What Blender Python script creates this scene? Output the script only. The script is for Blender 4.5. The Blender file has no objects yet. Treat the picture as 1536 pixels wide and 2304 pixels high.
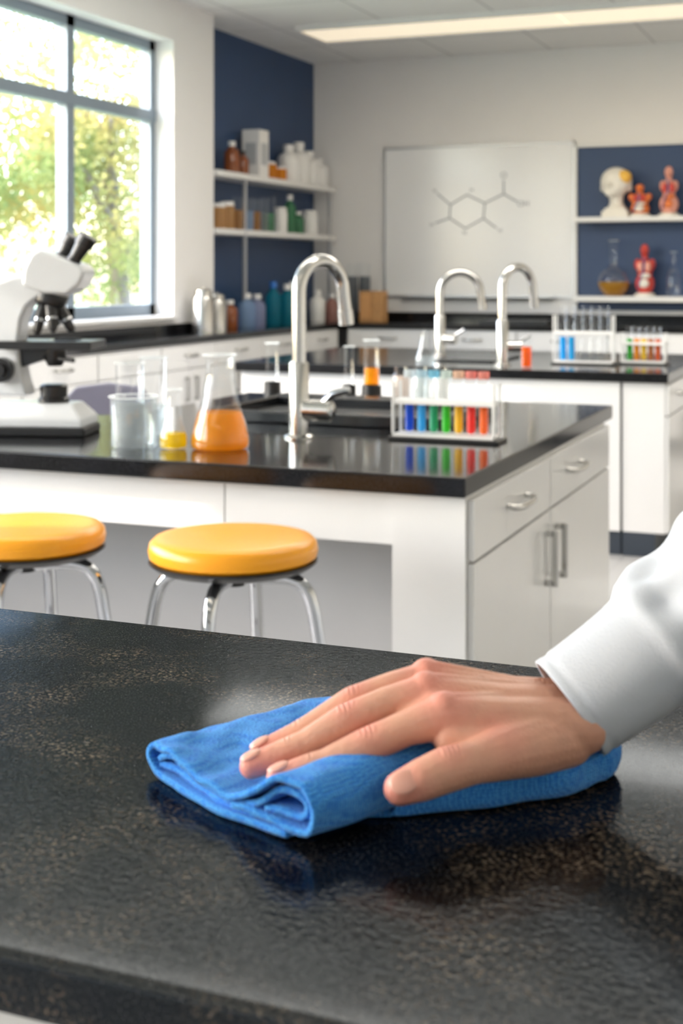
import bpy, bmesh, math, random
from mathutils import Vector, Matrix, noise
random.seed(3)
SC=bpy.context.scene
COL=SC.collection

# ------------------------------------------------------------------ materials
def mat(name,col,rough=.5,metal=0.,var=.06,scale=25.,bump=0.,bscale=None,coat=0.,sss=0.,es=0.,spec=None):
    m=bpy.data.materials.new(name); m.use_nodes=True
    nt=m.node_tree; b=nt.nodes['Principled BSDF']
    tc=nt.nodes.new('ShaderNodeTexCoord')
    n=nt.nodes.new('ShaderNodeTexNoise'); n.inputs['Scale'].default_value=scale; n.inputs['Detail'].default_value=4
    nt.links.new(tc.outputs['Object'],n.inputs['Vector'])
    mx=nt.nodes.new('ShaderNodeMix'); mx.data_type='RGBA'
    mx.inputs[6].default_value=tuple(max(0,c*(1-var)) for c in col)+(1,)
    mx.inputs[7].default_value=tuple(min(1,c*(1+var)) for c in col)+(1,)
    nt.links.new(n.outputs['Fac'],mx.inputs[0]); nt.links.new(mx.outputs[2],b.inputs['Base Color'])
    b.inputs['Roughness'].default_value=rough; b.inputs['Metallic'].default_value=metal
    if coat: b.inputs['Coat Weight'].default_value=coat; b.inputs['Coat Roughness'].default_value=.08
    if sss:
        b.inputs['Subsurface Weight'].default_value=sss
        b.inputs['Subsurface Radius'].default_value=(1,.35,.2); b.inputs['Subsurface Scale'].default_value=.006
    if es:
        nt.links.new(mx.outputs[2],b.inputs['Emission Color']); b.inputs['Emission Strength'].default_value=es
    if spec is not None: b.inputs['Specular IOR Level'].default_value=spec
    if bump:
        n2=nt.nodes.new('ShaderNodeTexNoise'); n2.inputs['Scale'].default_value=bscale or scale*4
        n2.inputs['Detail'].default_value=3; n2.name='bumpnoise'
        nt.links.new(tc.outputs['Object'],n2.inputs['Vector'])
        bp=nt.nodes.new('ShaderNodeBump'); bp.inputs['Strength'].default_value=bump; bp.inputs['Distance'].default_value=.002; bp.name='bumpnode'
        nt.links.new(n2.outputs['Fac'],bp.inputs['Height']); nt.links.new(bp.outputs['Normal'],b.inputs['Normal'])
    return m

def glass_mat(name,tint=(.985,.993,.995),lo=.03,hi=.60):
    m=bpy.data.materials.new(name); m.use_nodes=True; nt=m.node_tree; nt.nodes.clear()
    o=nt.nodes.new('ShaderNodeOutputMaterial'); mx=nt.nodes.new('ShaderNodeMixShader')
    t=nt.nodes.new('ShaderNodeBsdfTransparent'); t.inputs[0].default_value=tint+(1,)
    g=nt.nodes.new('ShaderNodeBsdfGlossy'); g.inputs['Roughness'].default_value=.05; g.inputs[0].default_value=(.95,.97,.99,1)
    lw=nt.nodes.new('ShaderNodeLayerWeight'); lw.inputs['Blend'].default_value=.25
    mr=nt.nodes.new('ShaderNodeMapRange'); mr.inputs['From Min'].default_value=.1; mr.inputs['From Max'].default_value=1
    mr.inputs['To Min'].default_value=lo; mr.inputs['To Max'].default_value=hi
    nt.links.new(lw.outputs['Facing'],mr.inputs['Value']); nt.links.new(mr.outputs[0],mx.inputs[0])
    nt.links.new(t.outputs[0],mx.inputs[1]); nt.links.new(g.outputs[0],mx.inputs[2]); nt.links.new(mx.outputs[0],o.inputs[0])
    return m

def liquid_mat(name,col,trans=.5):
    m=bpy.data.materials.new(name); m.use_nodes=True; nt=m.node_tree
    o=nt.nodes['Material Output']; b=nt.nodes['Principled BSDF']
    b.inputs['Base Color'].default_value=col+(1,); b.inputs['Roughness'].default_value=.08
    tl=nt.nodes.new('ShaderNodeBsdfTranslucent'); tl.inputs[0].default_value=col+(1,)
    t=nt.nodes.new('ShaderNodeBsdfTransparent'); t.inputs[0].default_value=tuple(min(1,c*.9+.10) for c in col)+(1,)
    m1=nt.nodes.new('ShaderNodeMixShader'); m1.inputs[0].default_value=.5
    nt.links.new(b.outputs[0],m1.inputs[1]); nt.links.new(tl.outputs[0],m1.inputs[2])
    m2=nt.nodes.new('ShaderNodeMixShader'); m2.inputs[0].default_value=trans
    nt.links.new(m1.outputs[0],m2.inputs[1]); nt.links.new(t.outputs[0],m2.inputs[2]); nt.links.new(m2.outputs[0],o.inputs[0])
    return m

def granite(name,near=False):
    m=bpy.data.materials.new(name); m.use_nodes=True; nt=m.node_tree; b=nt.nodes['Principled BSDF']
    tc=nt.nodes.new('ShaderNodeTexCoord')
    def N(t,**k):
        n=nt.nodes.new(t)
        for a,v in k.items(): n.inputs[a].default_value=v
        return n
    n1=N('ShaderNodeTexNoise',Scale=(260 if not near else 700),Detail=3.)
    n2=N('ShaderNodeTexNoise',Scale=(14 if not near else 14),Detail=5.,Roughness=.6)
    for n in (n1,n2): nt.links.new(tc.outputs['Object'],n.inputs['Vector'])
    r1=nt.nodes.new('ShaderNodeValToRGB'); r1.color_ramp.elements[0].position=.56; r1.color_ramp.elements[1].position=.78
    r1.color_ramp.elements[0].color=(.004,.0043,.005,1); r1.color_ramp.elements[1].color=(.05,.05,.055,1) if not near else (.09,.09,.092,1)
    if near: r1.color_ramp.elements[0].color=(.0012,.0013,.0016,1)
    nt.links.new(n1.outputs['Fac'],r1.inputs[0])
    r2=nt.nodes.new('ShaderNodeValToRGB'); r2.color_ramp.elements[0].position=.45; r2.color_ramp.elements[1].position=.72
    r2.color_ramp.elements[0].color=(0,0,0,1); r2.color_ramp.elements[1].color=(1,1,1,1)
    nt.links.new(n2.outputs['Fac'],r2.inputs[0])
    mu=nt.nodes.new('ShaderNodeMath'); mu.operation='MULTIPLY'
    nt.links.new(r2.outputs[0],mu.inputs[0])
    if near:
        r3=nt.nodes.new('ShaderNodeValToRGB'); r3.color_ramp.elements[0].position=.52; r3.color_ramp.elements[1].position=.66
        n3=N('ShaderNodeTexNoise',Scale=360.,Detail=4.,Roughness=.65); nt.links.new(tc.outputs['Object'],n3.inputs['Vector'])
        nt.links.new(n3.outputs['Fac'],r3.inputs[0]); nt.links.new(r3.outputs[0],mu.inputs[1])
    else: mu.inputs[1].default_value=.25
    mx=nt.nodes.new('ShaderNodeMix'); mx.data_type='RGBA'; mx.inputs[7].default_value=(.26,.20,.145,1) if near else (.015,.016,.022,1)
    nt.links.new(mu.outputs[0],mx.inputs[0]); nt.links.new(r1.outputs[0],mx.inputs[6])
    nt.links.new(mx.outputs[2],b.inputs['Base Color'])
    b.inputs['Roughness'].default_value=.11
    b.inputs['Specular IOR Level'].default_value=.35
    bp=nt.nodes.new('ShaderNodeBump'); bp.inputs['Strength'].default_value=.6 if near else .04; bp.inputs['Distance'].default_value=.0007 if near else .0009
    n4=N('ShaderNodeTexNoise',Scale=260. if near else 120.,Detail=2.)
    nt.links.new(tc.outputs['Object'],n4.inputs['Vector'])
    nt.links.new(n4.outputs['Fac'],bp.inputs['Height']); nt.links.new(bp.outputs['Normal'],b.inputs['Normal'])
    if near:
        b.inputs['Specular IOR Level'].default_value=0.
        b.inputs['Roughness'].default_value=1.
        prev=b.outputs[0]
        for rg,fac in ((.15,.030),(.07,.022)):
            g1=nt.nodes.new('ShaderNodeBsdfGlossy'); g1.inputs['Roughness'].default_value=rg; g1.inputs[0].default_value=(.86,.93,1,1)
            if rg>.1: nt.links.new(bp.outputs['Normal'],g1.inputs['Normal'])
            ms=nt.nodes.new('ShaderNodeMixShader'); ms.inputs[0].default_value=fac
            nt.links.new(prev,ms.inputs[1]); nt.links.new(g1.outputs[0],ms.inputs[2]); prev=ms.outputs[0]
        nt.links.new(prev,nt.nodes['Material Output'].inputs[0])
    return m

def tile_mat(name,col,line,size,rough,mortar=.012):
    m=bpy.data.materials.new(name); m.use_nodes=True; nt=m.node_tree; b=nt.nodes['Principled BSDF']
    tc=nt.nodes.new('ShaderNodeTexCoord'); br=nt.nodes.new('ShaderNodeTexBrick')
    br.offset=0; br.inputs['Scale'].default_value=1; br.inputs['Brick Width'].default_value=size; br.inputs['Row Height'].default_value=size
    br.inputs['Mortar Size'].default_value=mortar; br.inputs['Color1'].default_value=col+(1,); br.inputs['Color2'].default_value=tuple(c*.97 for c in col)+(1,)
    br.inputs['Mortar'].default_value=line+(1,)
    nt.links.new(tc.outputs['Object'],br.inputs['Vector']); nt.links.new(br.outputs['Color'],b.inputs['Base Color'])
    b.inputs['Roughness'].default_value=rough
    return m

WALL=mat('wall_paint',(.82,.81,.80),.75,var=.02,scale=3,bump=.05,bscale=120)
NAVY=mat('navy_paint',(.016,.048,.13),.45,var=.08,scale=4)
CEIL=tile_mat('ceiling_tiles',(.84,.84,.83),(.58,.58,.58),.9,.9,.01)
FLOOR=tile_mat('floor_vinyl',(.36,.36,.36),(.30,.30,.30),.6,.35,.004)
WHITE=mat('white_laminate',(.69,.69,.685),.22,var=.02,scale=6,coat=.3)
WHITE_SHADED=mat('shaded_white_panel',(.40,.40,.40),.35,var=.03,scale=6)  # white knee-space panel with its shade put into the colour
GRAN=granite('black_granite'); GRANN=granite('flecked_stone',True)
CHROME=mat('chrome',(.50,.51,.53),.06,1.,var=.02)
STEEL=mat('brushed_nickel',(.52,.515,.50),.22,1.,var=.04,scale=80)
BLACKP=mat('black_plastic',(.010,.010,.011),.35,var=.2)
BLACKR=mat('black_resin',(.008,.009,.011),.22,var=.2)
FRAME=mat('window_frame_metal',(.20,.25,.30),.4,.2,var=.05)
GLASS=glass_mat('lab_glass')
PANE=glass_mat('window_glass',(.985,.99,.99),.005,.12)
YEL=mat('yellow_vinyl',(.86,.35,.008),.33,var=.04,scale=8,bump=.08,bscale=300)
NAIL=mat('nail',(.76,.39,.31),.25,var=.03)
COAT=mat('coat_cotton',(.60,.635,.70),.85,var=.03,scale=40,bump=.35,bscale=900)
WPL=mat('white_plastic',(.76,.76,.75),.3,var=.02)
MIC=mat('microscope_enamel',(.60,.62,.64),.3,var=.02,coat=.3)
BOARD=mat('whiteboard_enamel',(.86,.87,.88),.16,var=.01)
ALU=mat('aluminium',(.55,.56,.58),.35,.8,var=.03)
INK=mat('marker_ink',(.30,.32,.35),.6)
TOE=mat('toe_kick_navy',(.025,.035,.05),.5)
WOOD=mat('beech_wood',(.62,.33,.13),.5,var=.2,scale=18)
LAMPM=mat('lamp_diffuser',(1,.86,.66),.5,var=.01,es=.6)
GREYV=mat('grey_upholstery',(.16,.15,.19),.7)

def cloth_mat():
    m=bpy.data.materials.new('blue_microfibre'); m.use_nodes=True; nt=m.node_tree; b=nt.nodes['Principled BSDF']
    tc=nt.nodes.new('ShaderNodeTexCoord')
    vo=nt.nodes.new('ShaderNodeTexVoronoi'); vo.inputs['Scale'].default_value=560; vo.inputs['Randomness'].default_value=.35
    nt.links.new(tc.outputs['Object'],vo.inputs['Vector'])
    mr=nt.nodes.new('ShaderNodeMapRange'); mr.inputs['From Min'].default_value=.1; mr.inputs['From Max'].default_value=.75; mr.inputs['To Min'].default_value=1; mr.inputs['To Max'].default_value=0
    nt.links.new(vo.outputs['Distance'],mr.inputs['Value'])
    mx=nt.nodes.new('ShaderNodeMix'); mx.data_type='RGBA'
    mx.inputs[6].default_value=(.020,.18,.72,1); mx.inputs[7].default_value=(.11,.48,1.0,1)
    nt.links.new(mr.outputs[0],mx.inputs[0]); nt.links.new(mx.outputs[2],b.inputs['Base Color'])
    bp=nt.nodes.new('ShaderNodeBump'); bp.inputs['Strength'].default_value=.9; bp.inputs['Distance'].default_value=.0009
    nt.links.new(mr.outputs[0],bp.inputs['Height']); nt.links.new(bp.outputs['Normal'],b.inputs['Normal'])
    b.inputs['Roughness'].default_value=.95; b.inputs['Sheen Weight'].default_value=.15
    b.inputs['Specular IOR Level'].default_value=.1
    return m
CLOTH=cloth_mat()
def leaf_mat(name,col,col2):
    m=bpy.data.materials.new(name); m.use_nodes=True; nt=m.node_tree; o=nt.nodes['Material Output']; b=nt.nodes['Principled BSDF']
    tc=nt.nodes.new('ShaderNodeTexCoord'); n=nt.nodes.new('ShaderNodeTexNoise'); n.inputs['Scale'].default_value=.9
    rp=nt.nodes.new('ShaderNodeMapRange'); rp.inputs['From Min'].default_value=.38; rp.inputs['From Max'].default_value=.62
    mx=nt.nodes.new('ShaderNodeMix'); mx.data_type='RGBA'; mx.inputs[6].default_value=col+(1,); mx.inputs[7].default_value=col2+(1,)
    nt.links.new(tc.outputs['Object'],n.inputs['Vector']); nt.links.new(n.outputs['Fac'],rp.inputs['Value']); nt.links.new(rp.outputs[0],mx.inputs[0]); nt.links.new(mx.outputs[2],b.inputs['Base Color'])
    b.inputs['Roughness'].default_value=.9; b.inputs['Specular IOR Level'].default_value=.1
    t=nt.nodes.new('ShaderNodeBsdfTranslucent'); nt.links.new(mx.outputs[2],t.inputs[0])
    ms=nt.nodes.new('ShaderNodeMixShader'); ms.inputs[0].default_value=.6
    nt.links.new(b.outputs[0],ms.inputs[1]); nt.links.new(t.outputs[0],ms.inputs[2]); nt.links.new(ms.outputs[0],o.inputs[0])
    return m
LEAF=leaf_mat('autumn_leaves',(.30,.36,.14),(.56,.45,.18))
BARK=mat('bark',(.25,.20,.16),.9,var=.3)
GRASS=mat('grass',(.26,.32,.20),.9,var=.3,scale=2)

# ------------------------------------------------------------------ geometry
def cr(pts,n=8):
    P=[Vector(p) for p in pts]; out=[]
    for i in range(len(P)-1):
        p0=P[max(i-1,0)];p1=P[i];p2=P[i+1];p3=P[min(i+2,len(P)-1)]
        for k in range(n):
            t=k/n
            out.append(.5*((2*p1)+(p2-p0)*t+(2*p0-5*p1+4*p2-p3)*t*t+(3*p1-p0-3*p2+p3)*t**3))
    out.append(P[-1]); return out

class G:
    def __init__(s): s.bm=bmesh.new()
    def add(s,vs,fs,mi=0,M=None):
        bv=[s.bm.verts.new((M@Vector(v)) if M else Vector(v)) for v in vs]
        for f in fs:
            try:
                fc=s.bm.faces.new([bv[i] for i in f]); fc.material_index=mi
            except ValueError: pass
    def box(s,x0,x1,y0,y1,z0,z1,mi=0,M=None):
        v=[(x,y,z) for z in (z0,z1) for y in (y0,y1) for x in (x0,x1)]
        s.add(v,[(0,2,3,1),(4,5,7,6),(0,1,5,4),(2,6,7,3),(0,4,6,2),(1,3,7,5)],mi,M); return s
    def lathe(s,prof,mi=0,M=None,n=32):
        vs=[];rings=[]
        for r,z in prof:
            if r<1e-6: rings.append([len(vs)]); vs.append((0,0,z))
            else:
                rings.append(list(range(len(vs),len(vs)+n)))
                vs+= [(r*math.cos(2*math.pi*k/n),r*math.sin(2*math.pi*k/n),z) for k in range(n)]
        fs=[]
        for a,b in zip(rings,rings[1:]):
            for k in range(n):
                k2=(k+1)%n
                if len(a)==1 and len(b)==1: continue
                if len(a)==1: fs.append((a[0],b[k],b[k2]))
                elif len(b)==1: fs.append((a[k],a[k2],b[0]))
                else: fs.append((a[k],a[k2],b[k2],b[k]))
        s.add(vs,fs,mi,M); return s
    def cyl(s,c,r,h,mi=0,axis='Z',n=28):
        M=Matrix.Translation(c)
        if axis=='X': M=M@Matrix.Rotation(math.pi/2,4,'Y')
        if axis=='Y': M=M@Matrix.Rotation(-math.pi/2,4,'X')
        return s.lathe([(0,0),(r,0),(r,h),(0,h)],mi,M,n)
    def tube(s,pts,r,mi=0,M=None,n=12,cap=True):
        P=[Vector(p) for p in pts]; m=len(P)
        R=[r]*m if not isinstance(r,(list,tuple)) else r
        T=[(P[min(i+1,m-1)]-P[max(i-1,0)]).normalized() for i in range(m)]
        up=Vector((0,0,1)) if abs(T[0].z)<.9 else Vector((0,1,0))
        N=(up-T[0]*up.dot(T[0])).normalized(); vs=[];fs=[]
        for i in range(m):
            N=(N-T[i]*N.dot(T[i])).normalized(); B=T[i].cross(N)
            for k in range(n):
                a=2*math.pi*k/n
                vs.append(tuple(P[i]+(N*math.cos(a)+B*math.sin(a))*R[i]))
        for i in range(m-1):
            for k in range(n):
                k2=(k+1)%n; fs.append((i*n+k,i*n+k2,(i+1)*n+k2,(i+1)*n+k))
        if cap: fs.append(tuple(range(n-1,-1,-1))); fs.append(tuple(range((m-1)*n,m*n)))
        s.add(vs,fs,mi,M); return s
    def sph(s,c,r,mi=0,M=None,u=16,v=10):
        if not isinstance(r,(list,tuple)): r=(r,r,r)
        MM=Matrix.Translation(c)@Matrix.Diagonal((r[0],r[1],r[2],1))
        if M: MM=M@MM
        return s.lathe([(math.sin(math.pi*i/v) if 0<i<v else 0,-math.cos(math.pi*i/v)) for i in range(v+1)],mi,MM,u)
    def extr(s,poly,y0,y1,mi=0,M=None):
        n=len(poly); vs=[(x,y0,z) for x,z in poly]+[(x,y1,z) for x,z in poly]
        fs=[tuple(range(n)),tuple(range(2*n-1,n-1,-1))]+[(i,i+n,(i+1)%n+n,(i+1)%n) for i in range(n)]
        s.add(vs,fs,mi,M); return s
    def done(s,name,mats,parent=None,bevel=0,loc=None,rz=0,smooth=True,label=None,cat=None,group=None,kind=None,bseg=2,recalc=True):
        if recalc: bmesh.ops.recalc_face_normals(s.bm,faces=s.bm.faces)
        for f in s.bm.faces: f.smooth=smooth
        if smooth and not bevel:
            for e in s.bm.edges:
                if len(e.link_faces)==2 and e.calc_face_angle(0)>.65: e.smooth=False
        me=bpy.data.meshes.new(name); s.bm.to_mesh(me); s.bm.free()
        if not isinstance(mats,(list,tuple)): mats=[mats]
        for m in mats: me.materials.append(m)
        o=bpy.data.objects.new(name,me); COL.objects.link(o)
        if parent: o.parent=parent
        if loc: o.location=loc
        o.rotation_euler[2]=rz
        if bevel:
            b=o.modifiers.new('bevel','BEVEL'); b.width=bevel; b.segments=bseg; b.limit_method='ANGLE'; b.harden_normals=True
        tag(o,label,cat,group,kind)
        return o
def tag(o,label=None,cat=None,group=None,kind=None):
    if label: o['label']=label
    if cat: o['category']=cat
    if group: o['group']=group
    if kind: o['kind']=kind
def root(name,loc,rz,label,cat,group=None):
    e=bpy.data.objects.new(name,None); e.empty_display_size=.05; COL.objects.link(e)
    e.location=loc; e.rotation_euler[2]=rz; tag(e,label,cat,group); return e

TH=math.radians(21.75); CH=1.42; BZ=.92; FZ=1.12; WZ=.98; CZ=3.37

# ------------------------------------------------------------------ room shell
G().box(-5.2,3.2,-3.2,12,-.1,0).done('floor',FLOOR,kind='structure',smooth=False)
G().box(-5.2,3.2,-3.2,12,CZ,CZ+.15).done('ceiling',CEIL,kind='structure',smooth=False)
g=G(); ops=[(-2.6,.6),(1.2,4.5),(5.3,8.58)]; WB,WT=1.08,3.08  # first two openings are out of view, added for sun and daylight
g.box(-4.98,-4.72,-3.2,9.21,0,WB).box(-4.98,-4.72,-3.2,9.21,WT,CZ)
ys=[-3.2]+[v for o in ops for v in o]+[9.21]
for i in range(0,len(ys),2): g.box(-4.98,-4.72,ys[i],ys[i+1],WB,WT)
g.done('wall_left',WALL,kind='structure',smooth=False)
G().box(-5.2,-4.96,9.21,11.9,0,CZ).done('wall_left_rear',NAVY,kind='structure',smooth=False)
G().box(-5.2,3.2,11.73,11.95,0,CZ).done('wall_back',WALL,kind='structure',smooth=False)
G().box(3.0,3.2,-3.2,12,0,CZ).done('wall_right',WALL,kind='structure',smooth=False)
G().box(-5.2,3.2,-3.2,-3.0,0,CZ).done('wall_front',WALL,kind='structure',smooth=False)
for i,(a,b) in enumerate(reversed(ops)):
    g=G(); x0,x1=-4.95,-4.87
    g.box(x0,x1,a,b,WB+.03,WB+.11).box(x0,x1,a,b,WT-.07,WT)
    g.box(x0,x1,a,a+.07,WB+.03,WT).box(x0,x1,b-.07,b,WB+.03,WT)
    for k in (1,2):
        y=b-(b-a)/3*k; g.box(x0,x1,y-.045,y+.045,WB+.03,WT)
    g.box(x0-.0,x1+.01,a,b,2.50,2.58)
    g.box(-4.915,-4.91,a+.05,b-.05,WB+.08,WT-.05,1)
    g.done('window_%d'%(i+1),[FRAME,PANE],kind='structure',smooth=False)
    G().box(-4.95,-4.68,a,b,WB,WB+.03).done('trim_%d'%(i+1),WPL,kind='structure',bevel=.006)
    pl=bpy.data.lights.new('portal','AREA'); pl.shape='RECTANGLE'; pl.size=WT-WB; pl.size_y=b-a; pl.cycles.is_portal=True
    po=bpy.data.objects.new('daylight_portal',pl); COL.objects.link(po); po.location=(-5.0,(a+b)/2,(WB+WT)/2)
    po.rotation_euler=(0,-math.pi/2,0)
G().box(-4.72,-4.70,-3,9.21,0,.1).done('baseboard_left',TOE,kind='structure',smooth=False)

# ceiling light fixtures; only the first is in view, the others added for fill
for i,(y,xa,xb) in enumerate([(10.15,-4.3,-.2),(7.0,-3.6,.6),(4.0,-3.6,.6),(1.0,-3.2,1.0),(-1.6,-3.2,1.0)]):
    r=root('ceiling_light',((xa+xb)/2,y,CZ-.03),0,'long recessed linear ceiling light with warm white diffuser','ceiling light','linear lights in the ceiling')
    L=(xb-xa)/2
    g=G(); g.box(-L-.02,L+.02,-.32,-.29,-.012,.03).box(-L-.02,L+.02,.29,.32,-.012,.03).box(-L-.02,-L,-.3,.3,-.012,.03).box(L,L+.02,-.3,.3,-.012,.03)
    g.done('housing',WPL,r)
    G().box(-L,0-.004,-.29,.29,0,.02).box(.004,L,-.29,.29,0,.02).done('diffuser',LAMPM,r,smooth=False)
    ld=bpy.data.lights.new('area','AREA'); ld.shape='RECTANGLE'; ld.size=2*L-.1; ld.size_y=.5; ld.energy=[7,100,42,5,11][i]; ld.color=(1,.80,.55) if i==0 else (1,.94,.86)
    lo=bpy.data.objects.new('lamp_glow',ld); COL.objects.link(lo); lo.parent=r; lo.location=(0,0,-.014)

# ------------------------------------------------------------------ handles, cabinets
def bar_handle(parent,p,length,vertical,mat_=None):
    mat_=mat_ or STEEL
    x,z=p; h=length/2; d=.038
    if vertical:
        w=.0095; g=G()
        g.box(x-w,x+w,-.018-d,-.018-d+.018,z-h,z+h).box(x-w,x+w,-.018-d+.01,-.018,z-h,z-h+.018).box(x-w,x+w,-.018-d+.01,-.018,z+h-.018,z+h)
        return g.done('handle',mat_,parent,bevel=.0025,label='brushed metal bar handle')
    g=G()
    pts=[(x-h,-.018,z),(x-h+.01,-.018-d*.8,z-.004),(x,-.018-d*1.05,z-.006),(x+h-.01,-.018-d*.8,z-.004),(x+h,-.018,z)]
    g.tube(cr(pts,5),.0085)
    return g.done('handle',mat_,parent,label='curved brushed metal handle')
def cabinet(loc,rz,w,zt,depth,label,group,hd=.15,hside=1,toe=.1,dh=.16,vh=.165,doors=1,dhx=.5):
    r=root('base_cabinet',loc,rz,label,'cabinet',group)
    G().box(0,w,0,depth,toe,zt).done('body',WHITE,r,bevel=.002)
    G().box(0,w,.05,depth,0,toe).done('toe_kick',TOE,r,smooth=False)
    z1=zt-.012; z0=z1-hd
    d=G().box(.004,w-.004,-.018,0,z0,z1).done('drawer',WHITE,r,bevel=.002)
    bar_handle(d,(w*dhx,(z0+z1)/2+.012),dh,False)
    n=doors
    for k in range(n):
        a=w/n*k+.004; b=w/n*(k+1)-.004
        dd=G().box(a,b,-.018,0,toe+.004,z0-.008).done('door',WHITE,r,bevel=.002)
        hs=hside if n==1 else (1 if k==0 else -1)
        bar_handle(dd,((b-.06) if hs>0 else (a+.06),z0-.14),vh,True)
    return r

# ------------------------------------------------------------------ middle bench
g=G(); poly=[(-3.3,3.165),(-.94,3.165),(-.94,5.10),(-2.45,5.10),(-2.45,4.1),(-3.3,4.1)]
n=len(poly)
g.add([(x,y,BZ-.05) for x,y in poly]+[(x,y,BZ) for x,y in poly],[tuple(range(n))[::-1],tuple(range(n,2*n))]+[(i,(i+1)%n,(i+1)%n+n,i+n) for i in range(n)])
g.done('worktop',GRAN,bevel=.005,label='polished black granite worktop of the laboratory island',cat='worktop')
zt=BZ-.05
r=root('laboratory_island',(-2,4,0),0,'white laminate island carcass with open knee space','island')
G().box(.86,1.05,-.8,-.79,0,zt).done('corner_panel',WHITE,r,smooth=False)
G().box(-1.27,.386,-.79,-.77,.735,zt).box(.389,.86,-.79,-.77,.735,zt).done('apron',WHITE,r,bevel=.0015)
G().box(-.45,.86,-.35,.99,.02,zt).box(-1.26,-.45,-.35,.07,.02,zt).done('knee_space_panel',WHITE_SHADED,r,smooth=False)
G().box(-1.3,-1.27,-.79,.08,0,zt).done('end_panel',WHITE,r,smooth=False)
cabinet((-.95,3.212,0),math.pi/2,.828,zt,.185,'white laminate cabinet with drawer and door at the island end','cabinets in the island end',dh=.2,hside=1)
cabinet((-.95,4.042,0),math.pi/2,.95,zt,.185,'white laminate cabinet with drawer and door at the island end','cabinets in the island end',dh=.2,hside=-1,dhx=.33)

# sink on island
r=root('sink',(-1.7,4.4,BZ),0,'black resin laboratory sink with raised rim','sink')
g=G(); w,d,h,t=.42,.33,.04,.035
g.box(-w,w,-d,-d+t,0,h).box(-w,w,d-t-.1,d,0,h).box(-w,-w+t,-d+t,d-t-.1,0,h).box(w-t,w,-d+t,d-t-.1,0,h)
g.done('rim',BLACKR,r,bevel=.006)
G().box(-w+t,w-t,-d+t,d-t-.1,.001,.006).done('basin',BLACKP,r,smooth=False)
G().cyl((0,-.05,.006),.035,.004,n=20).done('drain',STEEL,r)

def faucet(loc,rz,H,reach,sc=1.,label='brushed nickel gooseneck laboratory faucet with side lever'):
    r=root('faucet',loc,rz,label,'faucet','gooseneck laboratory faucets')
    G().lathe([(0,0),(.045*sc,0),(.045*sc,.006),(.036*sc,.012),(.030*sc,.012),(.030*sc,.225*sc),(.027*sc,.23*sc),(0,.23*sc)]).done('base',STEEL,r)
    R=reach/2; top=H-R-.021*sc
    pts=[(0,0,.22*sc),(0,0,top*.6),(0,0,top)]+[(R-R*math.cos(a),0,top+R*math.sin(a)) for a in [math.pi*k/14 for k in range(1,15)]]
    pts+=[(2*R+.004,0,top-.03),(2*R+.010,0,top-.065)]
    G().tube(pts,.0215*sc,n=20).done('spout',STEEL,r)
    G().tube([(2*R+.009,0,top-.06),(2*R+.015,0,top-.105)],.0245*sc,n=20).done('nozzle',STEEL,r)
    return r
f=faucet((-1.634,3.75,BZ),math.radians(66),.555,.185)
M=Matrix.Rotation(math.radians(-66),4,'Z')
g=G(); g.tube([M@Vector((.02,0,.085)),M@Vector((.105,0,.085))],.032,n=22); g.tube([M@Vector((.105,0,.085)),M@Vector((.112,0,.085))],[.032,.022],n=22)
g.done('valve_body',STEEL,f)
g=G(); g.tube([M@Vector(v) for v in [(.085,0,.11),(.11,.0,.135),(.15,.0,.148),(.165,0,.148)]],[.014,.013,.011,.009],n=12)
g.done('lever',CHROME,f)
for (loc,H,rz) in [((-2.457,7.75,BZ),.52,20),((-1.889,7.06,BZ),.55,62)]:
    f=faucet(loc,math.radians(rz),H,.24,1.05)
    G().tube([(.02,-.01,.1),(.09,-.05,.1)],.03,n=16).done('valve_body',STEEL,f)
    G().tube([(.08,-.045,.12),(.14,-.07,.16)],.009,n=10).done('lever',CHROME,f)

# ------------------------------------------------------------------ glassware
LQ={}
def lq(k,c,t=.45):
    if k not in LQ: LQ[k]=liquid_mat('liquid_'+k,c,t)
    return LQ[k]
ORG=lq('amber',(1.0,.52,.04),.5); YLW=lq('yellow',(1.0,.78,.03),.5); WAT=lq('water',(.90,.94,.95),.85)
def vessel(name,loc,prof,liq,lmat,label,cat,group=None,n=40,rim=False):
    r=root(name,loc,0,label,cat,group)
    G().lathe([(0,.002)]+prof+[(prof[-1][0]-.002,prof[-1][1])],n=n).done('glass_body',GLASS,r)
    if rim:
        R,z=prof[-1]; G().tube([(R*math.cos(t),R*math.sin(t),z) for t in [2*math.pi*k/40 for k in range(41)]],.0020,n=6,cap=False).done('rim',RIM_GLINT,r)
    if liq:
        lp=[(0,.006)]
        for i,(rr,z) in enumerate(prof):
            if z>=liq:
                r0,z0=prof[i-1]; t=(liq-z0)/(z-z0); lp.append((r0+(rr-r0)*t-.003,liq)); break
            lp.append((max(rr-.003,.001),max(z,.006)))
        lp.append((0,liq))
        G().lathe(lp,n=n).done('liquid',lmat,r)
    return r
RIM_GLINT=lq('rim',(.93,.96,.97),.25)  # bright glint along the glass edge, put into a pale colour
def erl(R,H,rn):
    return [(R*.90,0),(R*.97,.006),(R,.018),(R*.985,.035),(R*.86,H*.30),(R*.62,H*.50),(rn+.006,H*.68),(rn,H*.75),(rn,H*.95),(rn+.003,H*.97),(rn+.008,H)]
vessel('erlenmeyer_flask',(-1.738,3.43,BZ),erl(.084,.266,.040),.105,ORG,'large conical glass flask with amber liquid','flask',rim=True)
vessel('erlenmeyer_flask',(-1.862,3.385,BZ),erl(.041,.168,.017),.045,YLW,'small conical glass flask with yellow liquid','flask',rim=True)
def cylp(R,H): return [(R*.94,0),(R,.006),(R,H*.97),(R+.004,H)]
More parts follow.
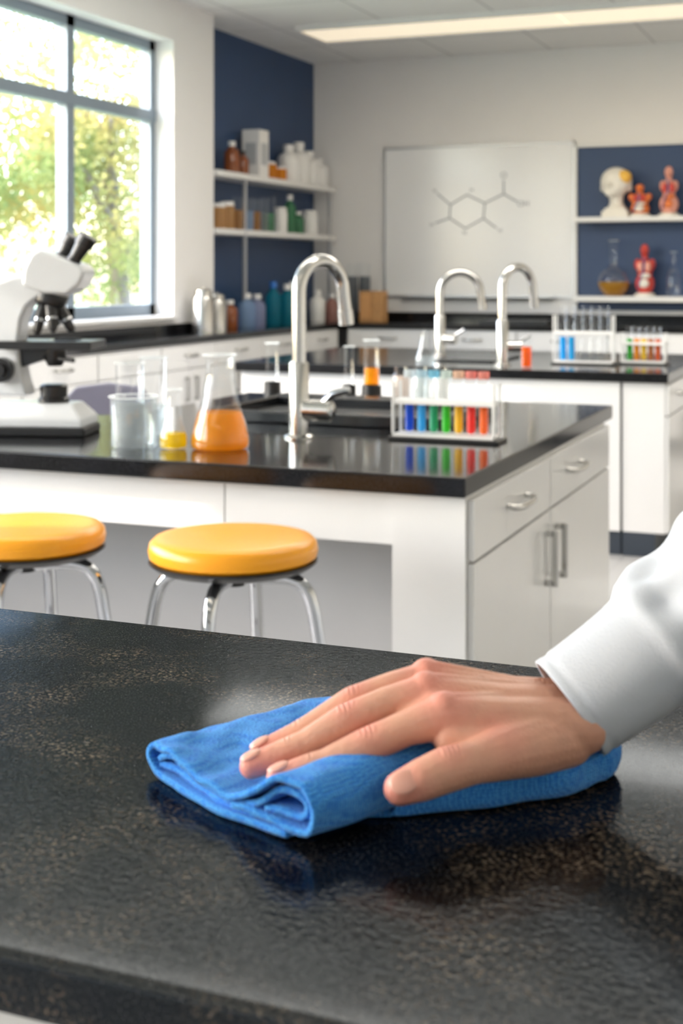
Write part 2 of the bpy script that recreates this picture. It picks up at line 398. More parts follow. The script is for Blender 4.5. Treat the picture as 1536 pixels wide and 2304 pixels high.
vessel('beaker',(-1.985,3.375,BZ),cylp(.066,.145),.135,WAT,'clear glass beaker filled with water','beaker',rim=True)
vessel('glass_cylinder',(-2.113,3.57,BZ),cylp(.043,.225),.10,WAT,'tall clear glass beaker holding water','beaker','tall beakers on the island',rim=True)
vessel('glass_cylinder',(-2.094,3.68,BZ),cylp(.040,.235),.09,WAT,'tall clear glass beaker holding water','beaker','tall beakers on the island',rim=True)
def stand_cyl(loc,H,R,liq,m,label):
    r=vessel('measuring_cylinder',loc,[(R*.9,.055),(R,.06),(R,H),(R+.002,H+.002)],None,None,label,'measuring cylinder','cylinders behind the sink',rim=True)
    G().lathe([(0,0),(R+.010,0),(R+.008,.065),(R+.002,.065),(R+.001,.05),(0,.05)],n=24).done('socket',BLACKP,r)
    if liq: G().lathe([(0,liq[0]),(R-.002,liq[0]),(R-.002,liq[1]),(0,liq[1])],n=24).done('liquid',m,r)
stand_cyl((-2.25,4.90,BZ),.215,.025,None,None,'clear glass cylinder in a black socket')
stand_cyl((-1.83,4.90,BZ),.235,.030,(.068,.13),lq('orange',(.98,.52,.02)),'glass cylinder with orange liquid in a black socket')
stand_cyl((-1.915,4.88,BZ),.21,.018,None,None,'slim clear glass cylinder in a black socket')
for k,(x,c) in enumerate([(-1.72,(.85,.75,.68)),(-1.64,(.80,.85,.85)),(-1.56,(.88,.88,.86))]):
    vessel('sample_jar',(x,4.93,BZ),[(.030,0),(.033,.006),(.033,.10),(.024,.112),(.026,.135)],.10,lq('jar%d'%k,c,.3),'small glass jar of cloudy liquid','jar','jars behind the sink')

# test tube racks
def rack(loc,cols,sp,H,label,R=.0135,fill=.085,rz=0,caps=None,off=0.):
    W=sp*len(cols)/2+.02
    r=root('test_tube_rack',loc,rz,label,'test tube rack')
    G().box(-W-.012-off,W+.018,-.055,.055,0,.010).done('tray',BLACKP,r,bevel=.003)
    g=G(); g.box(-W,W,-.042,.042,.010,.018); g.box(-W,W,-.038,.038,H*.53,H*.53+.014)
    for sx in (-1,1):
        for sy in (-1,1):
            g.box(sx*W-.004,sx*W+.004,sy*.036-.004,sy*.036+.004,.018,H*.86)
    g.done('rack_frame',WPL,r,bevel=.0015)
    for sx in (-1,1): G().box(sx*W-.0015,sx*W+.0015,-.036,.036,.03,H*.86).done('side_panel',GLASS,r,smooth=False)
    for i,c in enumerate(cols):
        x=(i-(len(cols)-1)/2)*sp
        t=root('test_tube',(loc[0]+x*math.cos(rz),loc[1]+x*math.sin(rz),loc[2]+.0185),rz,
               'glass test tube with %s liquid in a white rack'%c[0] if c[1] else 'empty glass test tube in a white rack','test tube','test tubes in '+label)
        G().lathe([(0,0),(R*.6,.002),(R*.95,.008),(R,.016),(R,H-.02),(R+.0015,H-.018),(R+.0015,H-.014)],n=20).done('tube',GLASS,t)
        if c[1]:
            G().lathe([(0,.0025),(R*.55,.0045),(R*.85,.010),(R-.002,.018),(R-.002,fill),(0,fill)],n=20).done('liquid',lq('t_'+c[0],c[1],.2),t)
            if caps: G().lathe([(R-.001,H-.034),(R+.002,H-.034),(R+.002,H-.012),(0,H-.012)],n=20).done('stopper',lq('c_'+caps[i][0],caps[i][1],.5),t)
cols=[('dark blue',(.01,.17,.80)),('sky blue',(.10,.62,1.0)),('emerald green',(.03,.55,.28)),('bright green',(.08,.75,.06)),('golden yellow',(1.0,.70,.03)),('red',(1.0,.08,.06)),('orange red',(1.0,.27,.03))]
caps=[('clear',(.85,.9,.92)),('a',(.7,.85,.92)),('b',(.4,.75,.9)),('c',(.8,.88,.84)),('d',(.95,.72,.58)),('e',(.95,.45,.41)),('f',(.95,.47,.41))]
rack((-1.205,3.86,BZ),cols,.0385,.200,'a white rack with seven coloured test tubes on the island',caps=caps,R=.0145)
cb=[('blue',(.02,.6,1.0)),('blue',(.02,.6,1.0))]+[('clear',None)]*4
rack((-1.50,7.30,BZ),cb,.046,.31,'a tall white rack with blue and empty tubes',R=.019,fill=.13)
cc=[('green',(.05,.55,.05)),('orange',(1.0,.45,.02)),('yellow',(1.0,.75,.05)),('brown',(.6,.22,.05)),('rust',(.8,.16,.02))]
rack((-1.20,7.42,BZ),cc,.038,.20,'a low white rack with warm coloured tubes',R=.017,fill=.12)
vessel('vial',(-1.726,6.93,BZ),cylp(.028,.16),.11,lq('vial',(.95,.25,.02)),'small glass vial with orange liquid','vial')
vessel('erlenmeyer_flask',(-2.27,6.90,BZ),erl(.055,.19,.022),.05,WAT,'conical glass flask with clear liquid','flask')

# ------------------------------------------------------------------ microscope
r=root('microscope',(-2.40,3.56,BZ),math.radians(16),'white and black binocular laboratory microscope','microscope')
def px(a,b): return ((a-100)/730.,(992-b)/730.)
G().extr([px(-30,992),px(205,992),px(205,972),px(-30,972)],-.09,.09).done('foot',BLACKP,r,bevel=.006)
g=G()
vs=[(-.175,-.09,.027),(.138,-.09,.027),(.138,.09,.027),(-.175,.09,.027),(-.175,-.09,.055),(.135,-.09,.055),(.135,.09,.055),(-.175,.09,.055),(-.17,-.07,.098),(.095,-.060,.098),(.095,.060,.098),(-.17,.07,.098)]
g.add(vs,[(3,2,1,0),(0,1,5,4),(1,2,6,5),(2,3,7,6),(3,0,4,7),(4,5,9,8),(5,6,10,9),(6,7,11,10),(7,4,8,11),(8,9,10,11)])
g.done('base',MIC,r,bevel=.008,bseg=3)
arm=[px(*p) for p in [(-50,905),(-64,850),(-66,780),(-56,720),(-34,675),(-5,650),(35,636),(75,632),(105,645),(105,676),(80,690),(62,706),(50,734),(44,780),(46,830),(54,870),(66,905)]]
G().extr(arm,-.046,.046).done('arm',MIC,r,bevel=.012,bseg=3)
x,z=px(8,846)
for sy in (-1,1):
    g=G(); g.cyl((x,sy*.046 if sy>0 else -.076,z),.038,.03,axis='Y'); g.cyl((x,.076 if sy>0 else -.096,z),.022,.02,axis='Y')
    g.done('focus_knob',BLACKP,r)
x0,z0=px(5,799);x1,z1=px(218,781)
g=G(); g.box(x0,x1,-.085,.085,z0,z1); g.box(.03,.10,-.03,-.022,z1,z1+.006).box(.03,.10,.022,.03,z1,z1+.006); g.extr([px(20,800),px(110,800),px(95,825),px(50,840),px(30,840)],-.03,.03)
g.done('stage',BLACKP,r,bevel=.002)
G().box(.01,.09,-.02,.02,z1,z1+.003).done('slide',GLASS,r)
cx=px(118,0)[0]
g=G(); g.lathe([(0,z0-.055),(.022,z0-.055),(.034,z0-.03),(.034,z0),(0,z0)],0,Matrix.Translation((cx,0,0))); g.tube([(cx+.02,-.03,z0-.03),(cx+.075,-.05,z0-.035)],.007)
g.done('condenser',BLACKP,r)
zb=.098
G().lathe([(0,zb),(.048,zb),(.048,zb+.012),(.041,zb+.016),(.043,zb+.050),(.035,zb+.056),(0,zb+.056)],0,Matrix.Translation((cx-.004,0,0))).done('illuminator',BLACKP,r)
hx,hz=px(118,652)
Mt=Matrix.Translation((hx,0,hz))@Matrix.Rotation(math.radians(16),4,'Y')
G().lathe([(0,-.030),(.050,-.030),(.057,-.018),(.057,.01),(0,.01)],0,Mt).done('head_mount',MIC,r)
head=[px(*p) for p in [(56,657),(60,620),(76,588),(96,576),(190,612),(201,626),(187,657),(160,677),(105,675)]]
G().extr(head,-.068,.068).done('head',MIC,r,bevel=.012,bseg=3)
G().lathe([(0,-.078),(.030,-.078),(.050,-.062),(.054,-.034),(.052,-.030),(0,-.030)],0,Mt).done('nosepiece',BLACKP,r)
for (ax,ay,L) in [(-.35,-.35,.100),(.35,-.60,.085),(.95,.0,.088),(.15,.7,.07)]:
    d=Vector((ax*.6,ay*.5,-1)).normalized(); p=Mt@Vector((ax*.034,ay*.036,-.068))
    g=G(); g.tube([p,p+d*L*.55,p+d*L*.56,p+d*L*.85,p+d*L],[.0195,.0195,.0155,.014,.008],n=16)
    g.tube([p+d*L*.48,p+d*L*.57],.0202,1,n=16)
    g.done('objective_lens',[BLACKP,CHROME],r)
for y,ox in ((.034,-.030),(-.034,.036)):
    b=Vector((px(132,615)[0]+ox+.0,y,px(0,618)[1])); d=Vector((.52,0,.83)).normalized()
    G().tube([b-d*.01,b+d*.035,b+d*.036,b+d*.080,b+d*.081,b+d*.112,b+d*.116],[.022,.022,.020,.025,.029,.031,.026],n=20).done('eyepiece',BLACKP,r)

# ------------------------------------------------------------------ stools
def stool(loc,rz):
    r=root('lab_stool',loc,rz,'round yellow padded stool with chrome tube legs','stool','yellow stools at the island')
    H=.827;R=.19
    G().lathe([(0,H-.050),(R*.93,H-.050),(R*.985,H-.042),(R,H-.028),(R*.985,H-.012),(R*.93,H-.002),(R*.8,H+.001),(0,H+.002)],n=64).done('seat',YEL,r)
    G().lathe([(0,H-.078),(R*.60,H-.076),(R*.92,H-.066),(R*.995,H-.054),(R*.995,H-.0495),(0,H-.0495)],n=64).done('seat_pan',BLACKP,r)
    G().lathe([(0,H-.108),(.028,H-.108),(.032,H-.09),(.032,H-.076),(0,H-.076)],n=24).done('hub',BLACKP,r)
    for k in range(4):
        a=k*math.pi/2
        pr=[(.02,H-.092),(.09,H-.087),(.135,H-.090),(.163,H-.106),(.180,H-.14),(.195,H-.22),(.235,.35),(.27,.012)]
        pts=cr([(p*math.cos(a),p*math.sin(a),z) for p,z in pr],6)
        G().tube(pts,.0152,n=16).done('leg',CHROME,r)
        G().cyl((.27*math.cos(a),.27*math.sin(a),0),.019,.02,n=16).done('foot_cap',BLACKP,r)
    R2=.228
    G().tube([(R2*math.cos(t),R2*math.sin(t),.33) for t in [2*math.pi*k/48 for k in range(49)]],.009,n=10,cap=False).done('foot_ring',CHROME,r)
aim=math.radians(21.75-12)
stool((-1.352,2.735,0),aim); stool((-1.871,2.68,0),aim+.1)

# ------------------------------------------------------------------ second bench
G().box(-3.35,-.98,6.79,8.4,BZ-.05,BZ).done('worktop',GRAN,bevel=.005,label='polished black granite worktop of the rear island',cat='worktop')
r=root('laboratory_island',(-2.2,7.6,0),0,'white laminate rear island carcass on dark toe kick','island')
G().box(-1.12,.98,-.78,.77,.12,zt).done('carcass',WHITE,r,bevel=.003)
G().box(-1.08,.98,-.76,.74,0,.12).done('toe_kick',TOE,r,smooth=False)
for k in range(2):
    cabinet((-1.0,6.83+k*.77,0),math.pi/2,.765,zt,.21,'white laminate cabinet with drawer and door at the rear island end','cabinets in the rear island end',toe=.12,hside=1-2*k)
G().box(-2.35,-1.98,7.25,7.8,BZ,BZ+.012).done('sink_surround',BLACKR,bevel=.004,label='black resin sink surround on the rear island',cat='sink')

# ------------------------------------------------------------------ perimeter counters
def slab(x0,x1,y0,y1,label): G().box(x0,x1,y0,y1,WZ-.045,WZ).done('worktop',GRAN,bevel=.004,label=label,cat='worktop')
slab(-4.718,-4.35,.5,9.21,'black granite worktop running under the windows')
slab(-4.955,-4.35,9.211,10.9,'black granite worktop in the navy wall recess')
slab(-4.955,1.0,10.901,11.725,'black granite worktop along the back wall')
G().box(-4.93,1.0,11.70,11.722,WZ,WZ+.075).done('backsplash',GRAN,label='low black granite backsplash on the wall worktop',cat='backsplash')
G().box(-4.714,-4.698,.52,9.18,WZ,WZ+.07).done('backsplash',GRAN,label='low black granite backsplash under the windows',cat='backsplash')
for k in range(12):
    cabinet((-4.37,1.6+k*.77,0),math.pi/2,.765,WZ-.046,.32,'white laminate base cabinet with drawer under the window','wall cabinets under the window',doors=2)
for k in range(7):
    cabinet((-4.30+k*.75,10.93,0),0,.745,WZ-.046,.78,'white laminate base cabinet with drawer at the back wall','wall cabinets under the whiteboard',doors=2)

# ------------------------------------------------------------------ whiteboard
YB=11.73
r=root('whiteboard',(-3.37,YB-.001,1.87),0,'white dry-erase board with a molecule drawing','whiteboard')
G().box(-.865,.865,-.02,-.002,-.66,.67).done('board_panel',BOARD,r,smooth=False)
g=G(); g.box(-.88,.88,-.028,-.001,.67,.69).box(-.88,.88,-.028,-.001,-.68,-.66).box(-.88,-.862,-.028,-.001,-.68,.69).box(.862,.88,-.028,-.001,-.68,.69)
g.done('frame',ALU,r,bevel=.002)
G().box(-.7,.7,-.09,-.028,-.69,-.675).box(-.7,.7,-.09,-.085,-.69,-.66).done('marker_tray',ALU,r,smooth=False)
def bp(x,y): return (-4.245+(x-865)/425*1.749+3.37,(612-y)/251.+1.42-1.87)
V=[(1018,460),(1056,438),(1096,458),(1093,492),(1052,514),(1016,490)]
segs=[(V[i],V[(i+1)%6]) for i in range(6)]+[((1096,458),(1138,438)),((1138,438),(1138,407)),((1138,438),(1168,456)),((1093,492),(1122,514)),((1016,490),(984,501)),((1018,460),(988,434))]
g=G()
for a,b in segs:
    a=bp(*a);b=bp(*b); g.tube([(a[0],-.0225,a[1]),(b[0],-.0225,b[1])],.006,n=6)
g.done('molecule_drawing',INK,r)
for tx,(x,y),sz in [('O',(1138,397),.075),('OH',(1181,461),.07),('H',(982,428),.05),('H',(975,505),.05),('H',(1130,520),.05),('N',(1050,524),.05),('H',(1066,428),.05)]:
    cu=bpy.data.curves.new('txt','FONT'); cu.body=tx; cu.size=sz; cu.align_x='CENTER'; cu.align_y='CENTER'; cu.extrude=.001
    to=bpy.data.objects.new('txt',cu); COL.objects.link(to)
    bpy.context.view_layer.update()
    me=bpy.data.meshes.new_from_object(to.evaluated_get(bpy.context.evaluated_depsgraph_get())); bpy.data.objects.remove(to)
    me.materials.clear(); me.materials.append(INK)
    o=bpy.data.objects.new('letter',me); COL.objects.link(o); o.parent=r; p=bp(x,y); o.location=(p[0],-.0215,p[1]); o.rotation_euler=(math.pi/2,0,0)

# ------------------------------------------------------------------ blue display niche on back wall
r=root('display_shelving',(-1.6,YB-.001,1.0),0,'navy backed wall unit with two white display shelves','shelving')
G().box(-.86,.86,-.03,-.001,.09,1.50).done('back_panel',NAVY,r,smooth=False)
G().box(-.88,.88,-.06,-.001,1.50,1.53).box(-.885,-.86,-.06,-.001,.09,1.53).box(.86,.885,-.06,-.001,.09,1.53).done('frame',WPL,r,bevel=.002)
G().box(-.85,.86,-.30,-.03,.845,.885).done('shelf',WPL,r,bevel=.003)
G().box(-.85,.86,-.30,-.03,.17,.215).done('shelf',WPL,r,bevel=.003)
S1=1.886;S2=1.216
def remesh(o,v=.008,it=4):
    m=o.modifiers.new('r','REMESH'); m.mode='VOXEL'; m.voxel_size=v; m.use_smooth_shade=True
    m=o.modifiers.new('s','SMOOTH'); m.factor=.5; m.iterations=it
BONE=mat('bone_plastic',(.80,.77,.70),.4); YB2=mat('yellow_patch',(.85,.50,.08),.4)
RED=mat('muscle_red',(.58,.06,.045),.4,var=.45,scale=30); PINK=mat('organ_pink',(.78,.36,.28),.4,var=.3,scale=30); ORNG=mat('organ_orange',(.75,.20,.05),.4,var=.3,scale=30); VEIN=mat('vein_blue',(.05,.10,.30),.4)
r=root('head_model',(-2.10,11.56,S1),0,'white anatomical head model on a square plinth','anatomical model')
G().box(-.11,.11,-.09,.09,0,.05).box(-.09,.09,-.07,.07,.05,.075).done('plinth',BONE,r,bevel=.006)
g=G(); g.sph((0,0,.30),(.135,.125,.125)).sph((.0,-.02,.26),(.10,.105,.10)).sph((-.03,-.09,.22),(.06,.04,.055))
g.tube([(0,.01,.07),(0,.01,.12),(0,0,.20)],[.085,.055,.065],n=20); g.tube([(-.03,-.12,.29),(-.035,-.15,.255)],[.014,.02]); g.sph((.115,.0,.25),(.02,.03,.035)).sph((-.115,.0,.25),(.02,.03,.035))
o=g.done('head',BONE,r); remesh(o)
G().sph((.075,-.055,.335),(.065,.06,.06)).done('brain_section',YB2,r)
def torso(loc,H,m1,m2,m3,label,slim=1.):
    r=root('torso_model',loc,0,label,'anatomical model','anatomical models on display')
    G().lathe([(0,0),(.085,0),(.085,.02),(.06,.03),(0,.03)]).done('plinth',BONE,r)
    s=H/.40
    g=G(); g.sph((0,0,.10*s),(.080,.055,.09*s)).sph((0,0,.21*s),(.078*slim,.058,.085*s)).sph((-.072*slim,0,.25*s),(.028,.035,.045*s)).sph((.072*slim,0,.25*s),(.028,.035,.045*s))
    g.tube([(0,0,.27*s),(0,0,.33*s)],.026); g.sph((0,-.01,.36*s),(.036,.042,.050*s)); g.sph((0,-.052,.35*s),(.010,.012,.012))
    o=g.done('torso',m1,r); remesh(o,.006)
    G().sph((-.03,-.045,.23*s),(.026,.022,.042*s)).sph((.03,-.045,.23*s),(.026,.022,.042*s)).done('lungs',m2,r)
    G().sph((.01,-.055,.16*s),(.045,.025,.022*s)).sph((0,-.05,.10*s),(.042,.025,.035*s)).done('organs',m3,r)
    G().tube(cr([(-.05,-.045,.06*s),(-.03,-.07,.13*s),(.0,-.072,.2*s),(.0,-.05,.30*s)],4),.006,n=8).done('blood_vessel',VEIN,r)
torso((-1.90,11.56,S1),.27,ORNG,RED,BONE,'small orange and red anatomical torso model')
torso((-1.66,11.56,S1),.41,PINK,RED,ORNG,'pink anatomical torso model with red organs',.7)
torso((-1.86,11.56,S2),.43,RED,PINK,BONE,'red muscle anatomical torso model',.85)
def rflask(R,H,rn):
    return [(R*.5,0)]+[(R*math.sin(a),R*.92-R*math.cos(a)) for a in [math.radians(t) for t in (35,55,75,95,115,135,152)]]+[(rn,R*1.95),(rn,H-.01),(rn+.006,H)]
vessel('round_flask',(-2.12,11.55,S2),rflask(.135,.47,.038),.12,lq('display_amber',(.85,.52,.08)),'round glass flask with yellow liquid and painted mark','flask',rim=True)
vessel('glass_bottle',(-1.62,11.55,S2),[(.06,0),(.065,.02),(.065,.17),(.05,.21),(.022,.25),(.022,.36),(.028,.37)],None,None,'clear glass display bottle with narrow neck','bottle',rim=True)

# ------------------------------------------------------------------ shelves on navy wall
r=root('wall_shelving',(-4.959,10.4,WZ+.001),0,'two white wall shelves on slim steel posts','shelving')
for z in (2.20,1.755): G().box(.002,.26,-1.17,1.25,z-WZ-.045,z-WZ).done('shelf',WPL,r,bevel=.003)
for y in (-.67,1.10): G().box(.236,.262,y-.013,y+.013,0,2.155-WZ).done('post',ALU,r,bevel=.002)
SA,SB=2.202,1.757
def bottle(loc,R,H,m,label,cat='bottle',group=None,capm=None,kind='bottle'):
    r=root('bottle' if cat=='bottle' else cat,loc,0,label,cat,group)
    if kind=='bottle': pr=[(0,0),(R*.95,0),(R,.01),(R,H*.62),(R*.85,H*.72),(R*.42,H*.80),(R*.40,H*.86),(0,H*.86)]; c=(R*.48,H*.85,H)
    else: pr=[(0,0),(R*.95,0),(R,.01),(R,H*.80),(R*.85,H*.84),(0,H*.85)]; c=(R*.9,H*.84,H)
    G().lathe(pr,n=24).done('body',m,r)
    G().lathe([(0,c[1]),(c[0],c[1]),(c[0],c[2]-.004),(c[0]*.9,c[2]),(0,c[2])],n=20).done('cap',capm or WPL,r)
AMB=mat('amber_glass',(.22,.06,.015),.15); TEAL=lq('teal',(.03,.38,.52),.45); GRN=lq('green_b',(.15,.45,.25),.4); LBL=lq('pale_blue',(.50,.68,.92),.5); TAN=lq('tan',(.80,.52,.25),.4); GRY=mat('grey_plastic',(.42,.44,.46),.4)
X=-4.82
bottle((X,9.72,SA),.062,.26,AMB,'brown amber glass reagent bottle',group='bottles on the upper shelf')
bottle((X,9.92,SA),.05,.20,AMB,'brown amber glass reagent bottle',group='bottles on the upper shelf',capm=BLACKP)
r=root('storage_box',(X,10.16,SA),0,'white cardboard box with a grey label panel','box')
G().box(-.08,.08,-.09,.09,0,.39).done('carton',WPL,r,bevel=.004)
G().box(-.05,.05,-.093,-.0905,.10,.28).done('label_panel',GRY,r,smooth=False)
G().box(.0805,.083,-.06,.06,.10,.28).done('label_panel',GRY,r,smooth=False)
bottle((X,10.42,SA),.07,.15,lq('orange_jar',(.95,.42,.03),.3),'squat jar of orange powder','jar',kind='jar')
bottle((X+.02,10.60,SA),.06,.12,lq('orange_jar',(.95,.42,.03),.3),'squat jar of orange powder','jar',kind='jar')
for y,h in ((10.84,.33),(11.06,.37),(11.28,.31),(11.49,.26)):
    bottle((X,y,SA),.10,h,WPL,'large white plastic chemical bottle',group='white bottles on the upper shelf')
for y,h,m in ((9.48,.20,TAN),(9.63,.22,TAN)):
    bottle((X,y,SB),.065,h,m,'capped glass jar of tan granules','jar',group='jars on the lower shelf',kind='jar')
for y in (9.86,10.0,10.14,10.28,10.42):
    vessel('glass_cylinder',(X,y,SB),cylp(.055,.27 if y<10.3 else .30),.16,[TAN,LBL,lq('amb2',(.6,.3,.08),.4),WAT,GRN][int((y-9.8)*7)%5],'glass cylinder with tinted contents on a shelf','cylinder','cylinders on the lower shelf')
bottle((X,10.66,SB),.06,.22,WPL,'squat white capped plastic jar','jar',kind='jar',group='jars on the lower shelf')
bottle((X,10.86,SB),.055,.34,GRN,'tall green glass bottle with white cap')
bottle((X,11.05,SB),.05,.20,GRN,'short green glass bottle with white cap')
bottle((X,11.3,SB),.075,.22,WPL,'squat white capped plastic jar','jar',kind='jar',group='jars on the lower shelf')
def can(loc,R,H):
    r=root('steel_canister',loc,0,'polished steel canister with rounded lid','canister','steel canisters on the wall worktop')
    G().lathe([(0,0),(R,0),(R,H*.72),(R*.9,H*.80),(0,H*.80)],n=28).done('body',STEEL,r)
    G().lathe([(0,H*.78),(R*.75,H*.80),(R*.72,H*.93),(R*.4,H*.97),(R*.15,H*.98),(R*.15,H),(0,H)],n=28).done('lid',STEEL,r)
can((-4.55,8.72,WZ),.085,.33); can((-4.56,8.95,WZ),.075,.29)
WB_='bottles on the wall worktop'
bottle((-4.75,9.55,WZ),.06,.22,AMB,'brown amber glass reagent bottle',group=WB_)
bottle((-4.70,9.75,WZ),.07,.27,LBL,'pale blue plastic wash bottle',group=WB_)
bottle((-4.72,9.98,WZ),.07,.26,lq('lilac',(.6,.66,.9),.5),'pale violet plastic wash bottle',group=WB_)
bottle((-4.70,10.25,WZ),.065,.36,TEAL,'dark teal reagent bottle with blue cap',group=WB_,capm=mat('blue_cap',(.02,.15,.5),.4))
bottle((-4.66,10.45,WZ),.07,.34,TEAL,'dark teal reagent bottle with white cap',group=WB_)
bottle((-4.7,10.66,WZ),.065,.36,GRN,'green reagent bottle with white cap',group=WB_)
bottle((-4.66,11.1,WZ),.07,.28,WPL,'white plastic reagent bottle with cap',group=WB_)
bottle((-4.62,11.35,WZ),.06,.24,lq('pink',(.75,.45,.40),.4),'pale pink reagent bottle with white cap',group=WB_)
for x in (-4.50,-4.38):
    vessel('glass_cylinder',(x,11.55,WZ),cylp(.052,.52),.40,lq('smoke',(.35,.38,.42),.5),'tall glass measuring cylinder on the worktop','cylinder','tall cylinders on the back worktop')
r=root('wooden_block_rack',(-4.21,11.35,WZ),0,'pale wooden block rack on the worktop','rack')
G().box(-.12,-.005,-.07,.07,0,.27).box(.0,.10,-.07,.07,0,.27).done('block',WOOD,r,bevel=.004)
G().box(-.11,-.015,-.07,-.074,.03,.24).done('front_panel',mat('wood_face',(.70,.36,.14),.5),r,smooth=False)
G().box(-3.2,-2.6,11.15,11.5,WZ+.001,WZ+.015).box(-3.18,-2.62,11.17,11.48,WZ+.015,WZ+.03).done('equipment_tray',BLACKP,label='flat black equipment tray on the worktop',cat='tray',bevel=.003)

# chair behind island
r=root('chair',(-3.42,5.5,0),math.radians(200),'grey upholstered laboratory chair behind the island','chair')
G().box(-.22,.22,-.22,.22,.44,.50).done('seat',GREYV,r,bevel=.025,bseg=3)
g=G(); g.extr([(-.2,.62),(.2,.62),(.215,.80),(.16,.86),(0,.88),(-.16,.86),(-.215,.80)],-.25,-.21); g.done('backrest',GREYV,r,bevel=.012)
G().tube([(0,-.19,.44),(0,-.26,.5),(0,-.26,.75)],.015).done('back_bar',BLACKP,r)
G().cyl((0,0,.08),.025,.37).done('column',CHROME,r)
for k in range(5):
    a=k*2*math.pi/5
    G().tube([(0,0,.09),(.26*math.cos(a),.26*math.sin(a),.045)],[.022,.014]).sph((.26*math.cos(a),.26*math.sin(a),.025),.025).done('leg',BLACKP,r)

# ------------------------------------------------------------------ foreground bench
G().box(-1.4,1.4,.50,1.014,FZ-.029,FZ).done('worktop',GRANN,bevel=.005,bseg=4,label='flecked black stone worktop being wiped with a cloth',cat='worktop')
r=root('laboratory_bench',(0,.75,0),0,'white laminate bench carcass below the flecked stone worktop','bench')
G().box(-1.37,1.37,-.235,.235,.1,FZ-.029).done('carcass',WHITE,r,bevel=.003)
G().box(-1.33,1.33,-.17,.19,0,.1).done('toe_kick',TOE,r,smooth=False)

# ------------------------------------------------------------------ cloth
def clothmesh():
    g=G(); n=90; L=.235
    def sheet(path,k1=8,vend=0.,rise=True):
        P=cr([(a,0,b) for a,b in path],k1); m=len(P); vs=[]
        for j in range(n+1):
            v=L*j/n
            for i,p in enumerate(P):
                s,z=p.x,p.z
                k=min(1,v/.06)
                top=max(0,min(1,(z-.006)/.008))
                zz=z+top*(.0045*noise.noise(Vector((s*28,v*22,1)))+.0024*noise.noise(Vector((s*70,v*50,4))))
                if s<.09 and z>.008: zz-=.002*k
                if s>.085: zz+=top*.006*math.exp(-((v-.080)/.035)**2)
                if s>.09 and v>.13: zz-=top*.010*min(1,(v-.13)/.05)
                ss=s+.004*noise.noise(Vector((z*40,v*25,7)))+ (.004*math.sin(v*24))*(1 if s>.07 else -.6)
                vv=v-.008*math.sin(max(0,min(1,s/.137))*math.pi)*(1-j/n)+.003*noise.noise(Vector((s*35,z*50,2)))+vend*(1-j/n)
                vs.append((ss,vv,max(zz,.0018)))
        fs=[(j*m+i,j*m+i+1,(j+1)*m+i+1,(j+1)*m+i) for j in range(n) for i in range(m-1)]
        g.add(vs,fs)
    sheet([(.125,.0030),(.10,.0025),(.05,.0022),(.014,.0023),(.003,.0045),(-.003,.0110),(.001,.0180),(.014,.0205),(.034,.0180),(.055,.0145),(.078,.0130),(.092,.0155),(.105,.0240),(.119,.0310),(.1335,.0310),(.1420,.0240),(.1440,.0150),(.140,.0075),(.129,.0060),(.115,.0075),(.100,.0095),(.085,.0085)])
    sheet([(.006,.0110),(.010,.0150),(.018,.0160),(.034,.0135),(.055,.0105),(.080,.0090),(.092,.0100),(.105,.0160),(.117,.0235),(.128,.0245),(.1345,.0195),(.133,.0130),(.122,.0120),(.108,.0125)],8,.003)
    sheet([(.005,.0080),(.012,.0085),(.030,.0080),(.055,.0062),(.080,.0056),(.098,.0060)],8,.004)
    n2=80
    path2=[(-.03,.0022),(.2,.0022),(.7,.0022),(.93,.0030),(1.0,.0095),(.96,.0165),(.80,.0180),(.5,.0145),(.2,.0180),(-.1,.0220)]
    P2=cr([(a,0,b) for a,b in path2],8); m2=len(P2); vs=[]
    for j in range(n2+1):
        t=j/n2; v=.046+.168*t
        wd=.012+.054*math.sin(min(1,t*1.18)*math.pi*.5) - (.012*max(0,t-.85)/.15)
        for p in P2:
            s=.130+p.x*wd; z=p.z
            top=max(0,min(1,(z-.004)/.006))
            z*=1+.35*t
            z+=top*(.0090*noise.noise(Vector((s*34,v*30,11)))+.0045*noise.noise(Vector((s*70,v*60,14))))
            vs.append((s+.007*noise.noise(Vector((z*20,v*36,17))),v-p.x*.006+ (p.x*.022*(1-t)),max(z,.0018)))
    fs=[(j*m2+i,j*m2+i+1,(j+1)*m2+i+1,(j+1)*m2+i) for j in range(n2) for i in range(m2-1)]
    g.add(vs,fs)
    o=g.done('cleaning_cloth',CLOTH,loc=(-.403,.709,FZ+.0002),rz=math.radians(-25.85),label='folded blue microfibre cloth pressed under a hand',cat='cloth')
    for p in o.data.polygons: p.use_smooth=True
    for e in o.data.edges: e.use_edge_sharp=False
    md=o.modifiers.new('t','SOLIDIFY'); md.thickness=.0036; md.offset=0
    return o
clothmesh()

